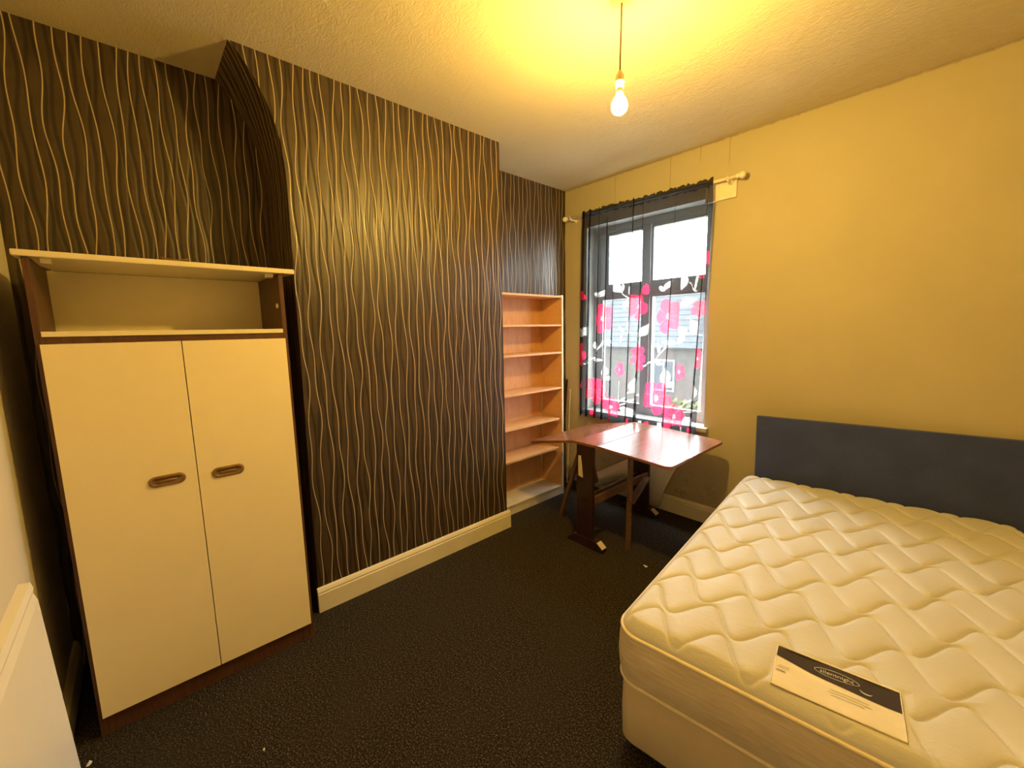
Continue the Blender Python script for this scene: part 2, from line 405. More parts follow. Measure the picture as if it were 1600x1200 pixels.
# ---------------------------------------------------------------- window
win = bpy.data.objects.new('window_1', None); COL.objects.link(win); struct(win, 'white two-light window with top openers')
FY0, FY1 = YF + 0.12, YF + 0.19
def wbox(name, x0, x1, z0, z1, y0=FY0, y1=FY1, mat='pvc', parent=win, bev=0.006):
    return box(name, x0, x1, y0, y1, z0, z1, M[mat], parent, bev)
fw_ = 0.06
wbox('window_frame', WX0, WX0 + fw_, WZ0, WZ1); wbox('window_frame', WX1 - fw_, WX1, WZ0, WZ1)
wbox('window_frame', WX0 + fw_, WX1 - fw_, WZ1 - fw_, WZ1); wbox('window_frame', WX0 + fw_, WX1 - fw_, WZ0, WZ0 + fw_)
MX = 0.415; TZ0, TZ1 = 1.80, 1.885
wbox('mullion', MX - 0.032, MX + 0.032, WZ0 + fw_, WZ1 - fw_, FY0 - 0.006)
wbox('transom', WX0 + fw_, MX - 0.032, TZ0, TZ1, FY0 - 0.004); wbox('transom', MX + 0.032, WX1 - fw_, TZ0, TZ1, FY0 - 0.004)
def sash(x0, x1, z0, z1, wl, wr, wb, wt):
    bm = bmesh.new()
    for a in ((x0, x0 + wl, z0, z1), (x1 - wr, x1, z0, z1), (x0 + wl, x1 - wr, z0, z0 + wb), (x0 + wl, x1 - wr, z1 - wt, z1)):
        bm_box(bm, a[0], a[1], FY0 + 0.008, FY1 - 0.012, a[2], a[3])
    s = link('sash', mesh_of(bm), M['pvc'], win)
    box('pane', x0 + wl - 0.004, x1 - wr + 0.004, FY0 + 0.03, FY0 + 0.036, z0 + wb - 0.004, z1 - wt + 0.004, M['glass'], s)
    return s
sash(WX0 + fw_, MX - 0.032, TZ1, WZ1 - fw_, 0.10, 0.02, 0.025, 0.03)
sash(MX + 0.032, WX1 - fw_, TZ1, WZ1 - fw_, 0.02, 0.035, 0.025, 0.03)
sash(WX0 + fw_, MX - 0.032, WZ0 + fw_, TZ0, 0.035, 0.02, 0.03, 0.025)
sash(MX + 0.032, WX1 - fw_, WZ0 + fw_, TZ0, 0.02, 0.03, 0.03, 0.025)
box('window_sill', WX0 - 0.03, WX1 + 0.03, YF - 0.045, FY0, WZ0 - 0.03, WZ0 + 0.004, M['reveal'], win, 0.008)
# reveal lining: thin white plaster skins on the sides and head
box('reveal_lining', WX0 - 0.001, WX0 + 0.006, YF - 0.001, FY0, WZ0, WZ1, M['reveal'], win)
box('reveal_lining', WX1 - 0.006, WX1 + 0.001, YF - 0.001, FY0, WZ0, WZ1, M['reveal'], win)
box('reveal_lining', WX0, WX1, YF - 0.001, FY0, WZ1 - 0.006, WZ1 + 0.001, M['reveal'], win)

# ---------------------------------------------------------------- wardrobe
WF = 0.173; WY0, WY1 = -0.243, 0.530
wd = thing('wardrobe', 'two-door cream wardrobe with dark brown sides and an open top shelf', 'wardrobe', (0, 0, 0))
WBK = -0.225
box('side_panel', WBK, WF, WY0, WY0 + 0.018, 0, 1.79, M['walnut'], wd, 0.0015)
box('side_panel', WBK, WF, WY1 - 0.018, WY1, 0, 1.79, M['walnut'], wd, 0.0015)
box('back_panel', WBK, WBK + 0.008, WY0 + 0.018, WY1 - 0.018, 0.06, 1.79, M['board'], wd)
box('shelf_board', WBK + 0.008, WF + 0.004, WY0 + 0.018, WY1 - 0.018, 1.527, 1.545, M['board'], wd, 0.001)
box('top_rail', WF - 0.02, WF - 0.001, WY0 + 0.018, WY1 - 0.018, 1.503, 1.526, M['walnut'], wd)
box('plinth', WF - 0.022, WF - 0.003, WY0 + 0.018, WY1 - 0.018, 0.0, 0.079, M['walnut'], wd)
# overhanging top board with clipped corners
tb = prism('top_board', [(WBK, -0.205), (WF - 0.06, -0.262), (WF + 0.012, -0.262), (WF + 0.012, 0.578), (WF - 0.06, 0.578), (WBK, 0.515)], 'z', 1.792, 1.812, M['board'], wd, 0.002)
for y in (-0.19, 0.485): box('fixing_block', WF - 0.06, WF - 0.02, y - 0.013, y + 0.013, 1.775, 1.792, M['board'], wd, 0.002)
lathe('fixing_cap', [(0.0, 0), (0.011, 0), (0.012, 0.004), (0.008, 0.008), (0.0, 0.009)], M['board'], wd, 16, M=Matrix.Translation((0.13, WY1 - 0.018, 1.65)) @ Matrix.Rotation(PI / 2, 4, 'X'))
DM = 0.143
def stadium(cx, cy, hw, hh, n=10):
    L = []
    for k in range(n + 1):
        a = -PI / 2 + PI * k / n; L.append((cx + hw - hh + hh * math.cos(a), cy + hh * math.sin(a)))
    for k in range(n + 1):
        a = PI / 2 + PI * k / n; L.append((cx - hw + hh + hh * math.cos(a), cy + hh * math.sin(a)))
    return L
def ring_loft(loops, M4=None):
    V = []; F = []; n = len(loops[0])
    for L in loops: V += L
    for i in range(len(loops) - 1):
        for k in range(n): F.append((i * n + k, i * n + (k + 1) % n, (i + 1) * n + (k + 1) % n, (i + 1) * n + k))
    F.append(tuple((len(loops) - 1) * n + k for k in range(n)))
    return pydata(V, F)
for (y0, y1, hy, hz) in ((WY0 + 0.012, DM - 0.0015, 0.046, 0.956), (DM + 0.0015, WY1 - 0.014, 0.247, 0.944)):
    d = box('door', WF, WF + 0.016, y0, y1, 0.082, 1.502, M['door'], wd, 0.0012)
    # oblong finger-pull: raised rim, recessed cup
    xs = WF + 0.016
    spec = [(0.058, 0.0215, 0.0), (0.058, 0.0215, 0.004), (0.055, 0.0190, 0.007), (0.047, 0.0125, 0.007), (0.044, 0.0100, 0.0035), (0.041, 0.0075, 0.0015)]
    me = ring_loft([[(xs + dx, a, b) for a, b in stadium(hy, hz, hw, hh)] for hw, hh, dx in spec])
    h_ = link('handle', me, M['handle'], d, smooth=True)
    tube('grip_bar', [(xs + 0.007, hy - 0.030, hz + 0.001), (xs + 0.008, hy, hz + 0.002), (xs + 0.007, hy + 0.030, hz + 0.001)], 0.0035, M['handle'], h_, 8)

wa = at(250, 402, 'x', 0.165); wb_ = at(294, 404, 'x', 0.165)
wp = [(0.165, wa.y + (wb_.y - wa.y) * k / 8, 1.8165 + 0.006 * abs(math.cos(PI * k / 8)) ** 3) for k in range(9)]
tag(tube('wire_offcut', wp, 0.0035, M['cord'], None, 8), 'short dark wire lying along the front of the wardrobe top board', 'wire')

# ---------------------------------------------------------------- bookcase in the alcove
SF = -0.13; SY0, SY1 = CH1 + 0.012, 2.818
bc = thing('bookcase', 'tall orange-brown open bookcase built into the alcove by the window', 'bookcase')
box('side_panel', XL + 0.012, SF, SY1 - 0.016, SY1, 0, 1.81, M['pine'], bc, 0.001)
box('side_panel', XL + 0.012, SF, SY0, SY0 + 0.016, 0, 1.81, M['pine'], bc, 0.001)
box('back_panel', XL + 0.003, XL + 0.010, SY0, 2.27, 0.06, 1.80, M['pine_back'], bc)
box('back_panel', XL + 0.003, XL + 0.010, 2.274, SY1, 0.06, 1.80, M['pine_back'], bc)
for z, y1, mt, tilt in ((1.803, SY1, 'pine', 0), (1.557, SY1 - 0.016, 'pine', 0), (1.318, SY1 - 0.016, 'pine', 0), (1.002, SY1 - 0.016, 'pine', 0), (0.722, SY1 - 0.05, 'pine', 0), (0.455, SY1 - 0.055, 'pine', 0.02), (0.085, SY1 - 0.016, 'rawboard', 0)):
    box('shelf_board', XL + 0.011, SF + (0.004 if z < 0.1 or z > 1.8 else 0.0), SY0 + 0.016 if z < 1.8 else SY0, y1, z - 0.016, z, M[mt], bc, 0.001)
box('plinth', SF - 0.018, SF - 0.002, SY0 + 0.016, SY1 - 0.016, 0.0, 0.068, M['rawboard'], bc)
box('edge_strip', SF, SF + 0.005, SY1 - 0.018, SY1 + 0.001, 0.0, 1.805, M['rawboard'], bc)
for z0, z1 in ((0.735, 0.985), (0.475, 0.70)):
    box('back_batten', XL + 0.011, XL + 0.018, 2.790, 2.800, z0, z1, M['rawboard'], bc)
prism('split_strip', [(2.700, 0.437), (2.716, 0.437), (2.709, 0.225), (2.706, 0.225)], 'x', -0.30, -0.295, M['rawboard'], bc)
# strips of wood stood in the corner behind the bookcase
def pole(name, pa, pb, wd_, mat, label):
    V, F = tube_data([pa, pb], wd_, 4)
    return tag(link(name, pydata(V, F), M[mat]), label, 'wood strip')
pole('wood_strip', (-0.335, 3.02, 0.0), (-0.352, 3.138, 1.02), 0.010, 'tabledark', 'dark brown wooden strip leaning in the corner behind the bookcase')
pole('wood_strip', (-0.270, 3.04, 0.0), (-0.310, 3.138, 0.93), 0.007, 'rawboard', 'pale thin wooden strip leaning in the corner beside the dark one')

# ---------------------------------------------------------------- drop-leaf table
tt = thing('drop_leaf_table', 'glossy reddish-brown drop-leaf table with both flaps raised below the window', 'table', (0.585, 2.6, 0))
def T(x, y, z): return (x - 0.585, y - 2.6, z)
TY0, TY1, TZ = 2.212, 3.005, 0.74
HX0, HX1 = 0.482, 0.685
MT = Matrix.Translation((-0.585, -2.6, 0))
box('table_top', HX0, HX1, TY0, TY1, TZ - 0.018, TZ, M['tabletop'], tt, 0.003, M=MT)
def leaf(xh, xo, zo, sgn, r=0.05):
    """flap hinged at xh, outer edge at xo hanging at height zo"""
    wdt = math.hypot(xo - xh, TZ - zo); ang = math.atan2(TZ - zo, abs(xo - xh))
    pts = [(0.002, TY0 + 0.001)]
    for k in range(7):
        a = -PI / 2 + PI / 2 * k / 6; pts.append((wdt - r + r * math.cos(a), TY0 + r + r * math.sin(a)))
    for k in range(7):
        a = PI / 2 * k / 6; pts.append((wdt - r + r * math.cos(a), TY1 - r + r * math.sin(a)))
    pts.append((0.002, TY1 - 0.001))
    R4 = Matrix.Rotation(ang, 4, 'Y')
    if sgn < 0: R4 = Matrix.Diagonal((-1, 1, 1, 1)) @ R4
    R4 = MT @ Matrix.Translation((xh, 0, TZ)) @ R4
    o = prism('table_leaf', pts, 'z', -0.018, -0.0005, M['tabletop'], tt, 0.002, M=R4)
    bm = bmesh.new(); bm.from_mesh(o.data); bmesh.ops.recalc_face_normals(bm, faces=bm.faces); bm.to_mesh(o.data); bm.free()
    return o
leaf(HX1, 1.196, 0.712, 1, 0.045); leaf(HX0, 0.048, 0.655, -1, 0.02)
for y in (2.225, 2.965):
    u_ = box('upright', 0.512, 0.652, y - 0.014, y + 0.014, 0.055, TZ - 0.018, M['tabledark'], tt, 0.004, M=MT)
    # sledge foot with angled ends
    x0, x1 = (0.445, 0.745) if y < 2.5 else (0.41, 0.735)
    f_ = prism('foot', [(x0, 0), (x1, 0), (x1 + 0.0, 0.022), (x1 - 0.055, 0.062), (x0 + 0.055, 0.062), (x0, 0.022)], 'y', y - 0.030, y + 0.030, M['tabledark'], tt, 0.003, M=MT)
    # pale bare wood on the sloping toe
    bm = bmesh.new()
    a = math.atan2(0.040, 0.055)
    bm_box(bm, -0.028, 0.028, -0.024, 0.024, -0.001, 0.003, MT @ Matrix.Translation((x1 - 0.0275, y, 0.0425)) @ Matrix.Rotation(a, 4, 'Y'))
    link('worn_toe', mesh_of(bm), M['cutout'], f_)
# pale tapered catch on the front upright and its dark twin on the other side
prism('leaf_catch', [(0.533, 0.645), (0.552, 0.648), (0.560, 0.60), (0.572, 0.492), (0.534, 0.502)], 'y', 2.202, 2.2105, M['cutout'], tt, 0.002, M=MT)
prism('leaf_catch', [(0.652, 0.60), (0.672, 0.53), (0.682, 0.50), (0.672, 0.475), (0.652, 0.47)], 'y', 2.216, 2.236, M['tabledark'], tt, 0.002, M=MT)
for x, z0, z1 in ((0.640, 0.305, 0.362), (0.560, 0.29, 0.345)):
    box('stretcher', x - 0.010, x + 0.010, 2.239, 2.951, z0, z1, M['tablemid'], tt, 0.003, M=MT)
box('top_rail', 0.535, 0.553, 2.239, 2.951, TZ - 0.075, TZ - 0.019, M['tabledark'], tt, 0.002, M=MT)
def bar(name, a, b, w_, d_, mat, parent, rot=0.0):
    a, b = Vector(T(*a)), Vector(T(*b)); z = (b - a); L = z.length; q = z.to_track_quat('Z', 'Y').to_matrix().to_4x4()
    return box(name, -w_ / 2, w_ / 2, -d_ / 2, d_ / 2, 0, L, M[mat], parent, 0.002, M=Matrix.Translation(a) @ q @ Matrix.Rotation(rot, 4, 'Z'))
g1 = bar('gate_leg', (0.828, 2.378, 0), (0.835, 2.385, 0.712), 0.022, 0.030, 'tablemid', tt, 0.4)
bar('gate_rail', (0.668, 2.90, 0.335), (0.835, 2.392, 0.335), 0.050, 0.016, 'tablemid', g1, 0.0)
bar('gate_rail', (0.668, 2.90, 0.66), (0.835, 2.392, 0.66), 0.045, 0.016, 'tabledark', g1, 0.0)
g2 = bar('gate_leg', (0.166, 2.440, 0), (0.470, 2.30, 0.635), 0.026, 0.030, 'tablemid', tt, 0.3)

# ---------------------------------------------------------------- bed
BR = math.radians(6.0); B0 = (1.542, 1.133)
BW, BL = 1.215, 1.836
def rrect(x0, x1, y0, y1, r, n=8):
    L = []
    for cx, cy, a0 in ((x1 - r, y0 + r, -PI / 2), (x1 - r, y1 - r, 0), (x0 + r, y1 - r, PI / 2), (x0 + r, y0 + r, PI)):
        for k in range(n + 1):
            a = a0 + PI / 2 * k / n; L.append((cx + r * math.cos(a), cy + r * math.sin(a)))
    return L
bed = thing('divan_bed', 'cream fabric divan bed base on black feet under the quilted mattress', 'bed', (B0[0], B0[1], 0), BR)
ZB = 0.298
loops = []
for z, ins in ((0.058, 0.012), (0.055, 0.006), (0.066, 0.0), (0.17, -0.002), (ZB - 0.012, 0.0), (ZB - 0.003, 0.004), (ZB, 0.012)):
    loops.append([(a, b, z) for a, b in rrect(0.012 + ins, BW - 0.012 - ins, 0.015 + ins, BL - 0.01 - ins, 0.05)])
me = ring_loft(loops); link('divan_base', me, M['divan'], bed, smooth=True)
for x, y in ((0.09, 0.10), (BW - 0.09, 0.10), (0.09, BL / 2), (BW - 0.09, BL / 2), (0.09, BL - 0.1), (BW - 0.09, BL - 0.1)):
    lathe('foot', [(0.0, 0), (0.030, 0), (0.032, 0.006), (0.030, 0.05), (0.036, 0.054), (0.036, 0.060), (0, 0.060)], M['black'], bed, 18, loc=(x, y, 0))
hdb = thing('headboard', 'dark navy fabric headboard standing between the mattress and the window wall', 'headboard', (B0[0], B0[1], 0), BR)
box('padded_panel', 0.048, 1.27, 1.852, 1.884, 0.36, 0.928, M['headboard'], hdb, 0.011, 4, M=Matrix.Translation((0.048, 0, 0.928)) @ Matrix.Rotation(math.radians(-0.9), 4, 'Y') @ Matrix.Translation((-0.048, 0, -0.928)))
for x in (0.30, 1.0):
    box('strut', x - 0.03, x + 0.03, 1.858, 1.878, 0.0, 0.40, M['black'], hdb, 0.003)

mt_ = thing('mattress', 'cream quilted mattress with wavy stitching lying on the divan base', 'mattress', (B0[0], B0[1], ZB), BR)
MZ = 0.236                                    # thickness
CR = 0.085                                    # corner radius
def wrapd(t_, p):                             # distance of t_ to the nearest multiple of p
    q = np.mod(t_, p); return np.minimum(q, p - q)
def quilt(u, v):
    lam, amp_, pitch = 0.205, 0.0655, 0.27        # two sets of stitched waves, half a pitch and a third of a wave apart
    k = None
    for vc, uc in ((0.21, 0.040), (0.345, 0.106)):
        un = u + 0.008 * np.sin(v * 7 + 1)
        ar = 2 * PI * (un - uc) / lam
        g = wrapd(v - vc - amp_ * np.cos(ar), pitch) / np.sqrt(1 + (amp_ * 2 * PI / lam * np.sin(ar)) ** 2)
        k = g if k is None else np.minimum(k, g)
    puff = (0.0075 * (1 - np.exp(-k / 0.004)) + 0.009 * (1 - np.exp(-k / 0.020))) * (0.92 + 0.08 * np.sin(u * 31 + v * 17))
    du_, dv_ = u - 0.600, v - 0.118              # flattened under the stitched-on label
    a_ = np.abs(du_ * math.cos(0.056) + dv_ * math.sin(0.056)) - 0.140; b_ = np.abs(-du_ * math.sin(0.056) + dv_ * math.cos(0.056)) - 0.084
    out = np.clip(np.maximum(a_, b_) / 0.022, 0, 1); out = out * out * (3 - 2 * out)
    return puff * out + 0.0105 * (1 - out)
NU, NV = 400, 600
gu = np.linspace(0, BW, NU); gv = np.linspace(0, BL, NV)
GU, GV = np.meshgrid(gu, gv, indexing='ij')
du = np.minimum(GU, BW - GU); dv = np.minimum(GV, BL - GV)
in_c = (du < CR) & (dv < CR)
qx = np.where(in_c, CR - du, 0); qy = np.where(in_c, CR - dv, 0)
mxq = np.maximum(qx, qy); ln = np.sqrt(qx ** 2 + qy ** 2) + 1e-9
sc = np.where(in_c, mxq / ln, 1.0)
sx = np.where(GU < BW / 2, 1, -1); sy = np.where(GV < BL / 2, 1, -1)
PU = np.where(in_c, np.where(sx > 0, CR - qx * sc, BW - CR + qx * sc), GU)
PV = np.where(in_c, np.where(sy > 0, CR - qy * sc, BL - CR + qy * sc), GV)
D = np.minimum(du, dv)
RR = 0.055
edge = np.where(D < RR, 1 - np.sqrt(np.clip(1 - (1 - D / RR) ** 2, 0, 1)), 0)
wob = 0.004 * np.sin(PU * 5.1 + 1) * np.sin(PV * 3.7 + 2) + 0.012 * (1 - (2 * PU / BW - 1) ** 2) * 0.4
Zt = MZ - 0.014 - 0.034 * edge + (quilt(PU, PV) + wob) * np.clip(D / 0.03, 0, 1)
def top_z(u, v):
    i = int(round(u / BW * (NU - 1))); j = int(round(v / BL * (NV - 1))); return float(Zt[i, j])
V = np.stack([PU, PV, Zt], -1).reshape(-1, 3)
ii, jj = np.meshgrid(np.arange(NU - 1), np.arange(NV - 1), indexing='ij'); b_ = (ii * NV + jj).ravel()
F = np.stack([b_, b_ + NV, b_ + NV + 1, b_ + 1], -1)
me = pydata(V.tolist(), F.tolist()); link('quilted_top', me, M['mattress'], mt_, smooth=True)
ztop = MZ - 0.014 - 0.034
loops = []
for z, ins in ((ztop, 0.0), (ztop - 0.008, -0.001), (0.155, -0.009), (0.10, -0.012), (0.05, -0.009), (0.014, 0.0), (0.004, 0.006), (0.0, 0.03)):
    loops.append([(a, b, z) for a, b in rrect(ins, BW - ins, ins, BL - ins, CR + max(-ins, 0), 10)])
link('side_border', ring_loft(loops), M['border'], mt_, smooth=True)
for z, r_ in ((ztop, 0.0065), (0.010, 0.0060)):
    tube('piping', [(a, b, z) for a, b in rrect(-0.001, BW + 0.001, -0.001, BL + 0.001, CR, 10)], r_, M['piping'], mt_, 8, True)
# maker's label: clear film over a printed card
LB = Matrix.Translation((0.462, 0.03, 0)) @ Matrix.Rotation(math.radians(3.2), 4, 'Z')
LW, LH = 0.276, 0.166
def lab_pt(a, b, dz):
    p = LB @ Vector((a, b, 0))
    fi = min(max(p.x / BW * (NU - 1), 0), NU - 1.001); fj = min(max(p.y / BL * (NV - 1), 0), NV - 1.001)
    i, j = int(fi), int(fj); fi -= i; fj -= j
    z = (Zt[i, j] * (1 - fi) + Zt[i + 1, j] * fi) * (1 - fj) + (Zt[i, j + 1] * (1 - fi) + Zt[i + 1, j + 1] * fi) * fj
    return (p.x, p.y, float(z) + 0.0022 + 0.0012 * math.sin(a * 40 + b * 12) + dz)
def lab_grid(fn, na, nb, dz):
    V = []; F = []
    for i in range(na + 1):
        for j in range(nb + 1):
            a, b = fn(i / na, j / nb); V.append(lab_pt(a, b, dz))
    for i in range(na):
        for j in range(nb):
            k = i * (nb + 1) + j; F.append((k, k + nb + 1, k + nb + 2, k + 1))
    return pydata(V, F)
lab = link('label_card', lab_grid(lambda s, t: (s * LW, t * LH), 24, 16, 0.0), M['labelcream'], mt_, smooth=True)
def band_low(s): return LH - (0.045 + 0.030 * math.sin(min(1, s * 1.25) * PI / 2))
bnd = link('label_band', lab_grid(lambda s, t: (s * LW, band_low(s) + t * (LH - band_low(s))), 30, 8, 0.0008), M['navy'], mt_, smooth=True)
# stitched surround of the label
V, F = tube_data([lab_pt(a, b, 0.001) for a, b in [(0, 0), (0, LH), (LW, LH), (LW, 0)]], 0.003, 6, True)
link('label_hem', pydata(V, F), M['piping'], mt_, smooth=True)
cxo, cyo = 0.142, LH - 0.036
V, F = tube_data([lab_pt(cxo + 0.050 * math.cos(2 * PI * k / 40), cyo + 0.015 * math.sin(2 * PI * k / 40), 0.0016) for k in range(40)], 0.0009, 6, True)
link('label_oval', pydata(V, F), M['silver'], mt_, smooth=True)
fc = bpy.data.curves.new('lettering', 'FONT'); fc.body = 'silentnight'; fc.size = 0.0185; fc.align_x = 'CENTER'; fc.align_y = 'CENTER'; fc.extrude = 0.0002; fc.resolution_u = 3
fo = bpy.data.objects.new('tmp_text', fc); COL.objects.link(fo)
bpy.context.view_layer.update()
me = bpy.data.meshes.new_from_object(fo.evaluated_get(bpy.context.evaluated_depsgraph_get())); bpy.data.objects.remove(fo)
for v in me.vertices:
    z = v.co.z; v.co = Vector(lab_pt(cxo + v.co.x, cyo + v.co.y, 0.0016 + z))
link('lettering', me, M['silver'], mt_)
# crescent
n = 16; cx, cy = 0.205, LH - 0.052; V = []; F = []
for k in range(n + 1):
    a = PI * 0.95 + PI * 1.02 * k / n; t_ = math.sin(PI * k / n) * 0.0042 + 0.0004
    V += [lab_pt(cx + 0.013 * math.cos(a), cy + 0.010 * math.sin(a), 0.0017), lab_pt(cx + (0.013 - t_) * math.cos(a), cy + (0.010 - t_) * math.sin(a), 0.0017)]
for k in range(n): F.append((2 * k, 2 * k + 2, 2 * k + 3, 2 * k + 1))
link('label_crescent', pydata(V, F), M['silver'], mt_)
for (a0, a1, b0, h_) in ((0.006, 0.028, 0.058, 0.006), (0.006, 0.034, 0.074, 0.0018), (0.010, 0.036, 0.082, 0.0018), (0.13, 0.21, 0.070, 0.0016), (0.125, 0.215, 0.060, 0.0016), (0.13, 0.20, 0.050, 0.0016)):
    link('small_print', lab_grid(lambda s, t: (a0 + s * (a1 - a0), b0 + t * h_), 8, 1, 0.0009), M['greyprint'], mt_)

# ---------------------------------------------------------------- curtain pole and curtain
RY = YF - 0.075; RZ = 2.50
pL = at(887, 342, 'y', RY); pR = at(1152, 275, 'y', RY)
rodt = thing('curtain_pole', 'thin cream curtain pole with ball finials over the window', 'curtain pole', ((pL.x + pR.x) / 2, YF, 0))
def RL(p): return Vector(p) - Vector(((pL.x + pR.x) / 2, YF, 0))
tube('pole', [RL(pL), RL((pL + pR) / 2 - Vector((0, 0, 0.004))), RL(pR)], 0.010, M['rod'], rodt, 12)
for p, s_ in ((pL, -1), (pR, 1)):
    Mx = Matrix.Translation(RL(p)) @ Matrix.Rotation(s_ * PI / 2, 4, 'Y')
    lathe('finial', [(0.0, -0.004), (0.014, -0.004), (0.015, 0.004), (0.010, 0.010)] + [(0.023 * math.sin(PI * (0.15 + 0.85 * k / 10)), 0.032 - 0.023 * math.cos(PI * (0.15 + 0.85 * k / 10))) for k in range(10)] + [(0.0, 0.055)], M['rod'], rodt, 18, M=Mx)
for x, blk in ((pL.x + 0.035, False), (pR.x - 0.055, True)):
    zc = pL.z + (pR.z - pL.z) * (x - pL.x) / (pR.x - pL.x)
    b_ = lathe('bracket', [(0.0, 0), (0.022, 0), (0.022, 0.005), (0.009, 0.009), (0.0075, 0.06), (0.012, 0.066), (0.0, 0.07)], M['rod'], rodt, 16,
               M=Matrix.Translation(RL((x, YF - (0.022 if blk else 0), zc - 0.012))) @ Matrix.Rotation(PI / 2, 4, 'X'))
    tube('bracket_ring', [RL((x, RY + 0.015 * math.cos(2 * PI * k / 16), zc + 0.015 * math.sin(2 * PI * k / 16))) for k in range(16)], 0.004, M['rod'], rodt, 6, True)
xb = pR.x - 0.055
box('mounting_block', xb - 0.17, xb + 0.035, YF - 0.022, YF, pR.z - 0.115, pR.z + 0.005, M['rod'], rodt, 0.002, M=Matrix.Translation((-(pL.x + pR.x) / 2, -YF, 0)))

def cpx(zx, zy): p = at(880 + zx * 0.35, 280 + zy * 0.35, 'y', RY); return p.x, p.z
cTL = at(912, 330, 'y', RY); cTR = at(1117, 277, 'y', RY); cBL = at(908, 648, 'y', RY); cBR = at(1087, 682, 'y', RY)
NS, NT_ = 420, 460
random.seed(11)
s = np.linspace(0, 1, NS); t = np.linspace(0, 1, NT_); SS, TT = np.meshgrid(s, t, indexing='ij')
ztop_c = (cTL.z + cTR.z) / 2 + 0.012; zbot_c = (cBL.z + cBR.z) / 2
ang = np.zeros(NS); amp = np.zeros(NS); bmp = np.zeros(NS)
NP = 13
cents = np.sort(np.array([(k + 0.5 + random.uniform(-0.25, 0.25)) / NP for k in range(NP)]))
ph = np.interp(s, np.concatenate([[0], cents, [1]]), np.arange(NP + 2)) * 2 * PI
ampk = np.array([random.choice([0.005, 0.008, 0.011]) for _ in range(NP + 2)]); ampk[[4, 7, 11]] = (0.026, 0.034, 0.024); ampk[0] = ampk[1] = 0.034; ampk[2] = 0.030; ampk[3] = 0.018; ampk[-1] = 0.018; ampk[-2] = 0.014
amp = np.interp(ph / (2 * PI), np.arange(NP + 2), ampk)
Wt = cTR.x - cTL.x; Wb = cBR.x - cBL.x
x0 = cTL.x + (cBL.x - cTL.x) * TT; Wd = Wt + (Wb - Wt) * TT ** 1.4
spread = 0.75 + 0.35 * TT
lat = amp[:, None] * 0.95 * np.sin(ph[:, None] + 0.5 * np.sin(TT * 3 + ph[:, None] * 0.21) * TT) * spread
lat = lat * np.clip(np.minimum(SS, 1 - SS) / 0.02, 0, 1)
REST = x0 + SS * Wd
XX = REST + lat
YY = RY - 0.002 + amp[:, None] * 0.85 * np.cos(ph[:, None] + 0.6 * TT * np.sin(ph[:, None] * 0.37)) * spread - 0.012 * TT - 0.012
# gathered header around the pole
hd = np.clip(1.6 - TT / 0.045, 0, 1)
rod_z = pL.z + (pR.z - pL.z) * (XX - pL.x) / (pR.x - pL.x)
YY = YY * (1 - hd) + hd * (RY - 0.021 + 0.005 * np.sin(SS * 190 + 2 * np.sin(SS * 23)))
zb_edge = zbot_c + 0.012 * np.sin(SS * 9 + 0.6) + 0.006 * np.cos(ph[:, None]) + (cBR.z - cBL.z) * (SS - 0.5)
zt_edge = rod_z + 0.020 + 0.006 * np.sin(SS * 97 + 1.3 * np.sin(SS * 31)) + 0.003 * np.sin(SS * 260)
ZZ = zt_edge + (zb_edge - zt_edge) * TT
# ----- the print: pink five-petal flowers, white leaves and stems
pink = np.zeros_like(XX); white = np.zeros_like(XX)
RX, RZp = REST, ZZ
mpx = 0.35 * (cpx(400, 600)[0] - cpx(300, 600)[0]) / 35.0       # metres per zoom px, across
mpz = (cpx(400, 600)[1] - cpx(400, 700)[1]) / 100.0
def flower(zx, zy, rx, rz, rot=0.0, n=5):
    cx, cz = cpx(zx, zy); dx = (RX - cx) / (rx * mpx); dz = (RZp - cz) / (rz * mpz)
    r = np.sqrt(dx * dx + dz * dz); th = np.arctan2(dz, dx) + rot
    lim = 0.62 + 0.38 * np.sqrt(np.abs(np.cos(n / 2 * th)))
    body = (r < lim)
    seam = (np.abs(np.cos(n / 2 * th)) < 0.10) & (r > 0.35) & (r < 0.8)
    pink[body] = 1.0; white[body] = 0.0
    white[body & seam] = 0.14
    white[body & (r < 0.2) & (np.cos(9 * th) > -0.2)] = 0.9
    vein = body & (np.abs(np.sin(n * th)) < 0.18) & (r > 0.2) & (r < 0.45); white[vein] = 0.10
def drop(zx, zy, rx, rz):
    cx, cz = cpx(zx, zy); dx = (RX - cx) / (rx * mpx); dz = (RZp - cz) / (rz * mpz)
    b = (dx / (1 - 0.55 * np.clip(dz, -1, 1))) ** 2 + dz ** 2 < 1; pink[b] = 1; white[b] = 0
def leaf_p(zx, zy, L, Wd_, rot):
    cx, cz = cpx(zx, zy); dx = (RX - cx) / mpx; dz = (RZp - cz) / mpz
    a = dx * math.cos(rot) + dz * math.sin(rot); b = -dx * math.sin(rot) + dz * math.cos(rot)
    q = np.clip(1 - (a / L) ** 2, 0, 1)
    m = np.abs(b) < Wd_ * q * (1 - 0.25 * a / L)
    white[m] = 1; pink[m] = 0
    mid = m & (np.abs(b) < 1.2) & (a < 0.6 * L); white[mid] = 0.75
